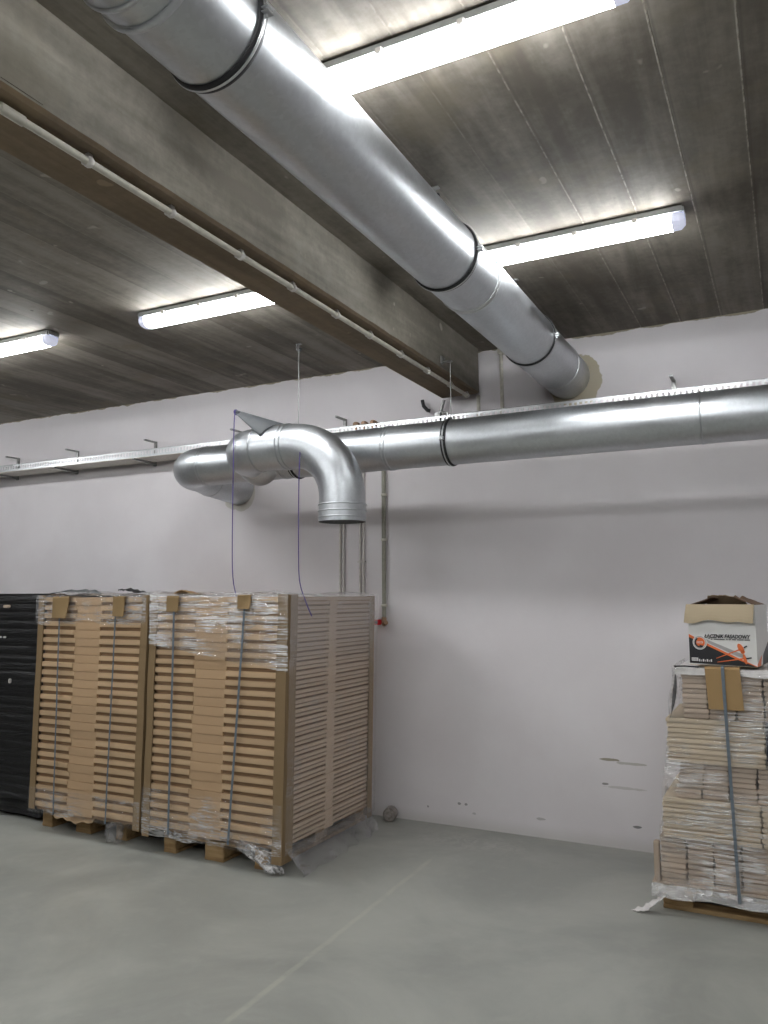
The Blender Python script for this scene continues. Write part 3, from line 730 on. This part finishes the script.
def fS(u, v):
    y = 3.93+1.11*u; z = 1.61+(.12-1.61)*v
    return (-2.622-.028*v + .006*nz(y*5, z*14, 0) + .006, y, z)
film_obj('stretch_film', fS, 60, 80, 'film_milky', 'milky stretch film over the side of the right brown stack facing the bare wall')
# loose skirt draping to the floor on that side
def fD(u, v):
    y = 3.98+1.02*u; z = .15-(.145)*v + .015*nz(y*6, v*3, 0)*(1-v)
    return (-2.66+(.11+.06*nz(y*9, 0, 2))*v**1.5*(1-.35*u)+.035*nz(y*8, v*3, 5)*v, y+.05*v*nz(y*4, 1, v), max(.004, z))
film_obj('film_skirt', fD, 50, 16, 'film_grey_drape', 'grey film skirt hanging loose to the floor below the right brown stack')
# top sheets
def top_sheet(x0, x1, y0, y1, z, amp, mat, lab, seed, name='top_sheet'):
    def fn(u, v):
        x = x0+(x1-x0)*u; y = y0+(y1-y0)*v
        e = min(1, 6*min(u, 1-u)); h = amp*(.5+nz(x*3.1, y*2.3, seed)+.6*nz(x*9, y*8, seed+3))
        return (x, y, z+max(0, h)*e)
    b = MB(); b.grid(fn, 60, 24, mat); o = b.build(name)
    return tag(o, lab, 'sheet', 'sheets over the stack tops')
top_sheet(-3.70, -2.64, 3.93, 5.08, 1.607, .022, 'film_crumpled', 'crumpled film sheet over the top of the right brown stack', 2.0)
top_sheet(-4.77, -3.73, 3.95, 5.08, 1.606, .030, 'film_crumpled', 'crumpled film sheet over the top of the left brown stack', 5.0)
def scrap(pts, w, mat, lab, name='film_scrap', cat='film scrap', th=.003):
    b = MB(); P = [Vector(p) for p in pts]; n = len(P)
    def fn(u, v):
        s = u*(n-1); i = min(n-2, int(s)); p = P[i].lerp(P[i+1], s-i)
        k = w*math.sin(PI*min(.999, max(.06, u)))
        return p+Vector((.01*nz(u*9, v, 1), k*(v-.5), .012*nz(u*11, v*3, 2)+.25*k*(v-.5)))
    b.grid(fn, 30, 6, mat); o = b.build(name); md = o.modifiers.new('s', 'SOLIDIFY'); md.thickness = th
    return tag(o, lab, cat)
scrap([(-5.0, 4.2, 1.615), (-4.85, 4.2, 1.635), (-4.65, 4.2, 1.64), (-4.50, 4.2, 1.632), (-4.42, 4.2, 1.61)], .10, 'film_black_sheet', 'dark film scrap lying across the tops of the black and left brown stacks')
scrap([(-4.52, 4.45, 1.65), (-4.42, 4.45, 1.652), (-4.30, 4.45, 1.632), (-4.15, 4.45, 1.615)], .06, 'film_black', 'small black film scrap on top of the left brown stack')
b = MB(); b.grid(lambda u, v: (-3.86+.17*u, 4.3+.12*v, 1.612+.035*math.sin(PI*u)*(1-.4*v)+.008*nz(u*4, v*4, 1)), 12, 6, 'card_pad')
o = b.build('cardboard_scrap'); md = o.modifiers.new('s', 'SOLIDIFY'); md.thickness = .004; tag(o, 'small torn cardboard scrap on top where the two brown stacks meet', 'cardboard scrap')
b = MB(); b.grid(lambda u, v: (-4.56+.37*u, 3.99-.03*v, .142-(.030+.022*nz(u*6, 0, 0)+.018*math.sin(PI*u))*v), 20, 5, 'card_tan')
o = b.build('cardboard_scrap'); md = o.modifiers.new('s', 'SOLIDIFY'); md.thickness = .004; tag(o, 'torn cardboard flap hanging below the left brown stack at the pallet', 'cardboard scrap')
# crumpled film clumps at the pallet feet
def clump(c, rx, ry, rz, mat, lab, seed, rotz=0.0):
    bm = bmesh.new(); bmesh.ops.create_icosphere(bm, subdivisions=4, radius=1)
    for v in bm.verts:
        d = v.co.normalized()
        k = 1+.55*noise.noise(d*2.3+Vector((seed, 0, 0)))+.40*abs(noise.noise(d*5+Vector((0, seed, 0))))-.25*abs(noise.noise(d*11+Vector((seed, seed, 0))))
        v.co = Vector((d.x*rx*k, d.y*ry*k, d.z*rz*k))
    bm.transform(Matrix.Translation(c) @ Matrix.Rotation(rotz, 4, 'Y'))
    for v in bm.verts: v.co.z = max(.002, v.co.z)
    bm.verts.index_update(); b = MB(); b.add([v.co for v in bm.verts], [[v.index for v in f.verts] for f in bm.faces], mat, True); bm.free()
    return tag(b.build('film_clump'), lab, 'film clump', 'crumpled film clumps')
clump((-4.02, 3.99, .065), .055, .05, .075, 'film_crumpled', 'crumpled clear film clump hanging at the pallet of the left brown stack', 1.3)
clump((-2.84, 3.95, .10), .15, .05, .040, 'film_crumpled', 'crumpled clear film clump under the nearest corner of the right brown stack', 4.1, .45)
clump((-3.50, 3.97, .125), .055, .03, .022, 'film_crumpled', 'small crumpled film clump on the left block of the right brown stack pallet', 7.7)

# ------------------------------------------------------------------ black wrapped pallet load
bx0, bx1, by0, by1, bz1 = -6.2, -4.86, 4.10, 5.15, 1.625
t = empty('wrapped_load', ((bx0+bx1)/2, (by0+by1)/2, 0), 'tall pallet load wrapped in black stretch film at the left edge', 'wrapped load')
b = MB()
def blk(u, v):
    # u round the perimeter, v down
    per = [(bx0, by0), (bx1, by0), (bx1, by1), (bx0, by1), (bx0, by0)]
    s = u*4; i = min(3, int(s)); f = s-i
    x = per[i][0]+(per[i+1][0]-per[i][0])*f; y = per[i][1]+(per[i+1][1]-per[i][1])*f
    z = bz1+(.03-bz1)*v
    rid = .010*abs(math.sin(z*math.pi/.062))+.010*nz(x*3, y*3, z*8)
    k = 1+.02*v; cx, cy = (bx0+bx1)/2, (by0+by1)/2
    if z < .14: rid -= .04+.03*nz(x*6, y*6, 0)
    d = Vector((x-cx, y-cy, 0)); d.normalize()
    return (cx+(x-cx)*k+d.x*rid, cy+(y-cy)*k+d.y*rid, z)
b.grid(blk, 160, 200, 'film_black'); b.build('black_film', t)
b = MB(); b.grid(lambda u, v: (bx0+(bx1-bx0)*u, by0+(by1-by0)*v, bz1-.005+.012*nz(u*8, v*6, 3)), 30, 20, 'film_black_sheet'); b.build('top_cover', t)
for (px, pz, w, h, mt) in ((-5.27, 1.53, .06, .022, 'card_pale'), (-5.36, .66, .05, .03, 'card_pale_long'), (-5.20, .98, .012, .035, 'sheet_white'), (-5.33, 1.30, .022, .014, 'sheet_white'), (-5.28, 1.30, .018, .014, 'sheet_white')):
    b = MB(); b.cbox(px-w/2, px+w/2, by0-.042, by0-.015, pz-h/2, pz+h/2, mt, .005); b.build('torn_patch', t, label='pale cardboard showing through a torn hole')

# ------------------------------------------------------------------ pale carton stack at the right edge
CT = .0248
def carton_mesh(W, D, H, mat):
    b = MB(); b.cbox(-W/2, W/2, 0, D, 0, H-.0016, mat, .0042); 
    o = b.build('flat_carton'); me = o.data; bpy.data.objects.remove(o); return me
c_end = carton_mesh(.121, .60, CT, 'card_pale'); c_endW = carton_mesh(.098, .60, CT, 'card_pale')
c_long = carton_mesh(.455, .60, CT, 'card_pale_long')
tiers = [('bottom', .150, 9, 'end'), ('fourth', .375, 8, 'long'), ('middle', .575, 7, 'end'), ('second', .750, 9, 'long'), ('top', .975, 10, 'end')]
YF = 4.385
def carton(me, loc, lab, grp, sc=(1, 1, 1), rz=0.0):
    o = bpy.data.objects.new('flat_carton', me); COL.objects.link(o); o.location = loc; o.scale = sc; o.rotation_euler = (0, 0, rz)
    return tag(o, lab, 'carton', grp)
for nm, z0, n, kind in tiers:
    tn = nm + ' tier' if nm != 'fourth' else 'fourth tier'
    if kind == 'end':
        left = {'bottom': -.655, 'middle': -.572, 'top': -.520}[nm]
        for c_ in range(9):
            xc = left+.062+c_*.127
            lean = {'bottom': 0, 'middle': .030 if c_ == 0 else .006, 'top': .0}[nm]
            for i in range(n):
                if xc > .47: continue
                f = i/(n-1)
                xo = xc + lean*f + random.uniform(-.004, .004)
                yo = YF+random.uniform(0, .008)+(.012 if c_ % 2 else 0)
                carton(c_end, (xo, yo, z0+i*CT), 'end-on flat carton, %s of the right stack, %s column, %s' % (tn, ORD[c_+1], 'lowest' if i == 0 else ORD[i+1]+' up'),
                       'cartons in the %s of the right stack' % tn, (1, 1, .998))
    else:
        left = {'fourth': -.635, 'second': -.598}[nm]
        for c_ in range(2):
            for i in range(n):
                sx_ = (1, 1.28)[c_]; xo = left+(.2275 if c_ == 0 else .458+.2275*1.28)+random.uniform(-.005, .005)
                droop = 0
                carton(c_long, (xo, YF-.012+random.uniform(0, .006), z0+i*CT), 'lengthwise flat carton, %s of the right stack, %s half, %s' % (tn, 'left' if c_ == 0 else 'right', 'lowest' if i == 0 else ORD[i+1]+' up'),
                       'cartons in the %s of the right stack' % tn, (sx_, 1, 1))
# left-end post at the bottom tier, base tray, cover sheet
b = MB(); b.cbox(-.688, -.660, YF-.004, YF+.04, .150, .345, 'card_pale', .004); tag(b.build('corner_protector'), 'short pale cardboard protector at the lower left of the right stack', 'corner protector')
b = MB(); b.cbox(-.70, .52, 4.375, 5.12, .1445, .150, 'card_pale', .002); tag(b.build('base_sheet'), 'flat cardboard sheet between the right pallet and its cartons', 'sheet')
ZT = .975+10*CT
top_sheet(-.545, .52, YF-.01, 5.05, ZT+.001, .010, 'sheet_white', 'pale cover sheet on top of the right carton stack', 8.0, 'cover_sheet')
def cover_drop(u, v):
    x = -.548+1.05*u; z = ZT+.004-(.034+.010*nz(u*9, 0, 2))*v
    return (x, YF-.012-.004*nz(x*14, z*20, 1)-.004*v, z)
b = MB(); b.grid(cover_drop, 60, 6, 'sheet_white'); tag(b.build('cover_sheet_edge'), 'pale sheet edge folded down over the top front of the right carton stack', 'sheet')
# film all round the front and left side
def fR(u, v):
    zt_, zb_ = ZT+.01, .13; z = zt_+(zb_-zt_)*v
    le = -.555 - .125*max(0, v-.08)**.9
    if u < .25:
        f = u/.25; x = le; y = 5.0+(YF-.022-5.0)*f
    else:
        f = (u-.25)/.75; x = le+(.5-le)*f; y = YF-.026
    r = .007*nz(x*8, y*4, z*26)
    bul = .012*math.sin(v*PI*4)
    return (x-(.01*nz(y*5, z*7, 0)+.012 if u < .25 else 0), y-r-bul*.4, z)
film_obj('stretch_film', fR, 120, 110, 'film_carton', 'shiny stretch film wrapped around the pale carton stack at the right edge')
def fRb(u, v):
    x = -.70+1.2*u; z = .150-.055*v*(1+.3*nz(x*6, 0, 0))-.03*max(0, .25-u)*v
    return (x, YF-.030-.012*v-.008*nz(x*9, z*20, 4), z)
film_obj('film_skirt', fRb, 60, 10, 'film_white_edge', 'whitish film edge sagging over the front of the right pallet', 'film skirts')
scrap([(-.60, 4.36, .115), (-.66, 4.35, .08), (-.70, 4.34, .05), (-.745, 4.34, .02), (-.80, 4.34, .006)], .06, 'sheet_white', 'white twisted film tail trailing on the floor left of the right pallet', 'film_tail', 'film scrap', .004)
b = MB()
def slv(u, v):
    z = ZT+.008-.265*v; return (-.545-.035*v*v+.010*(u-.5)*math.sin(PI*v)*2.2-.004, 4.43-.05*u, z)
b.grid(slv, 4, 20, 'film_black'); o = b.build('film_strip'); md = o.modifiers.new('s', 'SOLIDIFY'); md.thickness = .002
tag(o, 'narrow black film strip hanging at the upper left of the right stack', 'film scrap')
b = MB(); b.sweep([(-.548, YF-.02, ZT+.012), (-.50, YF-.02, ZT+.014), (-.43, YF-.022, ZT+.012)], .004, 6, 'film_black')
tag(b.build('film_edge'), 'thin black film edge along the top left of the right stack', 'film scrap')
pad(-.402, -.240, YF-.034, 1.030, ZT+.012, 'card_pad', 'brown cardboard pad folded under the strap of the right carton stack', depth=.05, skew=.012)
strap(-.318, -.290, YF-.044, ZT+.020, .115, .10, 'blue grey packing strap down the front of the right carton stack', w=.015)
# dark blue thing by the second tier at the edge
b = MB(); b.cbox(-.140, -.10, YF-.022, YF+.02, .79, .975, 'print_black', .004)
tag(b.build('dark_carton_end'), 'dark carton end in the right stack, at the right edge of the photo', 'carton')

# ------------------------------------------------------------------ printed box on top
XB0, XB1, YB0, YB1, ZB0, ZB1 = -.458, -.136, 4.405, 4.76, ZT+.020, ZT+.020+.305
t = empty('open_carton_box', ((XB0+XB1)/2, (YB0+YB1)/2, ZB0), 'open white and black printed carton box on top of the right stack', 'box')
b = MB(); w = .004
b.box(XB0, XB1, YB0, YB0+w, ZB0, ZB1, 'print_white'); b.box(XB0, XB1, YB1-w, YB1, ZB0, ZB1, 'print_white')
b.box(XB0, XB0+w, YB0+w, YB1-w, ZB0, ZB1, 'print_white'); b.box(XB1-w, XB1, YB0+w, YB1-w, ZB0, ZB1, 'print_white')
b.box(XB0, XB1, YB0, YB1, ZB0-.002, ZB0+.003, 'card_box_inside')
b.box(XB0+w, XB1-w, YB1-w-.001, YB1-w, ZB0+.02, ZB1, 'card_dark_fold'); b.build('box_body', t)
def flap(fn, lab, mat='card_box_inside', nm='flap'):
    b = MB(); b.grid(fn, 14, 6, mat, False); o = b.build(nm, t, label=lab); md = o.modifiers.new('s', 'SOLIDIFY'); md.thickness = .004; md.offset = 0
flap(lambda u, v: (XB0-.006-.010*v+(XB1-XB0+.004)*u+.004*v*u, YB0-.004-.020*math.sin(v*PI/2)-.006*v*nz(u*5, 0, 1), ZB1+.003-v*(.094+.016*nz(u*4, 1, 0)-.010*math.sin(u*PI))), 'tan inner side of the front flap folded down')
flap(lambda u, v: (XB0+.02+.02*v+(XB1-XB0-.11-.03*v)*u, YB1-.002-.06*v, ZB1-.004+(.050+.012*math.sin(u*PI)-.020*u+.006*nz(u*9, 2, 0))*v), 'brown torn rear flap standing up', 'card_flap_brown')
flap(lambda u, v: (XB0+.006+.085*v, YB0+.02+(YB1-YB0-.04)*u, ZB1+.028*v+.012*math.sin(u*PI)*v), 'dark left flap leaning inward', 'card_dark_fold')
flap(lambda u, v: (XB1-.006-.095*v, YB0+.02+(YB1-YB0-.04)*u, ZB1+.040*v+.02*nz(u*3, v*2, 3)*v), 'dark right flap leaning inward', 'card_dark_fold')
fy = YB0-.0005
def fc(px, py): return (XB0+(px-60)/2000*1.0, ZB0+(400-py)/2000*1.04)
def poly(b, pts, mat, lay=0):
    P = [fc(*p) for p in pts]; yy = fy-.0007*lay
    b.prism([(x, yy, z) for x, z in P], (0, .0007*(lay+.5), 0), mat)
def disc(b, cx, cy, r, mat, lay, rx=None, n=28, r0=None, a0=0, a1=2*PI, tilt=0):
    rx = rx or r
    if r0 is None: poly(b, [(cx+rx*math.cos(a)*math.cos(tilt)-r*math.sin(a)*math.sin(tilt), cy+rx*math.cos(a)*math.sin(tilt)+r*math.sin(a)*math.cos(tilt)) for a in [2*PI*k/n for k in range(n)]], mat, lay)
    else:
        for k in range(n):
            s0 = a0+(a1-a0)*k/n; s1 = a0+(a1-a0)*(k+1)/n
            poly(b, [(cx+r*math.cos(s0), cy+r*math.sin(s0)), (cx+r*math.cos(s1), cy+r*math.sin(s1)), (cx+r0*math.cos(s1), cy+r0*math.sin(s1)), (cx+r0*math.cos(s0), cy+r0*math.sin(s0))], mat, lay)
b = MB()
poly(b, [(62, 128), (62, 385), (320, 392), (702, 400), (500, 325)], 'print_black', 1)
poly(b, [(62, 102), (62, 132), (500, 330), (702, 402), (702, 396), (520, 318), (250, 195)], 'print_orange', 2)
poly(b, [(230, 150), (250, 185), (520, 305), (640, 340), (560, 280)], 'print_grey', 1)
b.build('printed_band', t)
b = MB()
disc(b, 168, 183, 70, 'print_white', 3); disc(b, 168, 183, 62, 'print_grey', 4, n=32, r0=55)
disc(b, 168, 183, 50, 'print_orange', 4); disc(b, 168, 183, 52, 'print_black', 5, n=20, r0=36, a0=.35*PI, a1=1.35*PI)
poly(b, [(140, 172), (198, 172), (198, 190), (140, 190)], 'print_white', 5)
for k in range(4): poly(b, [(146+k*13, 175), (155+k*13, 175), (153+k*13, 187), (144+k*13, 187)], 'print_orange', 6)
poly(b, [(165, 205), (205, 215), (190, 232), (165, 226)], 'print_black', 6)
b.build('printed_logo', t)
b = MB()
for (x0, y0, x1, y1) in ((322, 332, 560, 236), (332, 368, 600, 322)):
    d = Vector((x1-x0, y1-y0)).normalized(); nn = Vector((-d.y, d.x))
    poly(b, [(x0+nn.x*3, y0+nn.y*3), (x1+nn.x*7, y1+nn.y*7), (x1-nn.x*7, y1-nn.y*7), (x0-nn.x*3, y0-nn.y*3)], 'print_orange', 3)
disc(b, 556, 226, 46, 'print_orange', 4, rx=24, tilt=-.5); disc(b, 592, 330, 50, 'print_orange', 4, rx=14, tilt=-.25); disc(b, 574, 262, 18, 'print_orange', 4, rx=20)
poly(b, [(582, 216), (612, 200), (618, 210), (590, 226)], 'print_black', 5); poly(b, [(604, 318), (652, 310), (654, 322), (606, 330)], 'print_black', 5)
b.build('printed_anchors', t, label='orange wall anchors printed on the box')
b = MB()
poly(b, [(82, 332), (146, 332), (146, 364), (82, 364)], 'print_white', 3)
for k in range(4): poly(b, [(88+k*13, 340), (96+k*13, 340), (96+k*13, 357), (88+k*13, 357)], 'print_grey', 4)
for k in range(7): poly(b, [(153+k*19, 344+(k % 2)*6), (165+k*19, 344+(k % 2)*6), (165+k*19, 368), (153+k*19, 368)], 'print_grey' if k % 2 else 'print_white', 3)
b.build('printed_marks', t)
b = MB()
xx = 278
for wd in (20, 110, 16, 24, 40, 60, 52):
    k = xx
    while k < xx+wd-5: poly(b, [(k, 143), (k+5, 143), (k+5, 153), (k, 153)], 'print_black', 3); k += 7.5
    xx += wd+8
b.build('printed_small_line', t)
def text(body, px0, px1, py0, py1, mat):
    cu = bpy.data.curves.new('lettering', 'FONT'); cu.body = body; cu.extrude = 0.0006; cu.size = 1; cu.offset = .035
    to = bpy.data.objects.new('lettering_curve', cu); COL.objects.link(to)
    bpy.context.view_layer.update()
    me = bpy.data.meshes.new_from_object(to.evaluated_get(bpy.context.evaluated_depsgraph_get()))
    bpy.data.objects.remove(to)
    xs = [v.co.x for v in me.vertices]; caps = [v.co.y for v in me.vertices]
    x0, x1 = min(xs), max(xs); y0, y1 = 0.0, .70
    a, bz = fc(px0, py1); c2, dz = fc(px1, py0)
    for v in me.vertices:
        xr = (v.co.x-x0)/(x1-x0); yr = (v.co.y-y0)/(y1-y0)
        v.co = Vector((a+(c2-a)*xr+(dz-bz)*yr*.18, fy-.0028-v.co.z*.4, bz+(dz-bz)*yr))
    me.materials.clear(); me.materials.append(MATS[mat])
    o = bpy.data.objects.new('lettering', me); COL.objects.link(o); o.parent = t; o.matrix_parent_inverse = t.matrix_world.inverted()
    o['label'] = 'black lettering on the box front'
text('ŁĄCZNIK FASADOWY', 214, 646, 100, 134, 'print_black')
b = MB()    # print on the right side of the box
sx = XB1+.0006
b.prism([(sx-.0012, YB0, ZB0), (sx-.0012, YB0+.10, ZB0), (sx-.0012, YB0+.14, ZB0+.05), (sx-.0012, YB0, ZB0+.012)], (.0012, 0, 0), 'print_orange')
b.prism([(sx-.0012, YB0+.16, ZB0), (sx-.0012, YB1, ZB0), (sx-.0012, YB1, ZB0+.11), (sx-.0012, YB0+.18, ZB0+.05)], (.0012, 0, 0), 'print_black'); b.build('printed_side', t)

t.rotation_euler = (0, 0, math.radians(-7))
# ------------------------------------------------------------------ little roll by the wall
t = empty('dusty_roll', (-2.62, 5.24, .05), 'small dusty round roll lying against the wall by the right brown stack', 'roll')
b = MB(); ax = Vector((.25, -1, 0)).normalized(); c0 = Vector((-2.625, 5.24, .050))
b.sweep([c0-ax*.04, c0-ax*.036, c0+ax*.03, c0+ax*.035], [.043, .048, .048, .044], 32, 'roll_grey', inner=.02, inner_mat='card_dark_fold'); b.build('roll_body', t)
b = MB(); b.sweep([c0+ax*.012, c0+ax*.037], .022, 20, 'roll_grey', inner=.02, inner_mat='card_dark_fold'); b.build('roll_core', t)

w = bpy.data.worlds.new('world'); S.world = w; w.use_nodes = True
w.node_tree.nodes['Background'].inputs[0].default_value = (0.5, 0.5, 0.5, 1); w.node_tree.nodes['Background'].inputs[1].default_value = 0.02
S.view_settings.exposure = EXPO
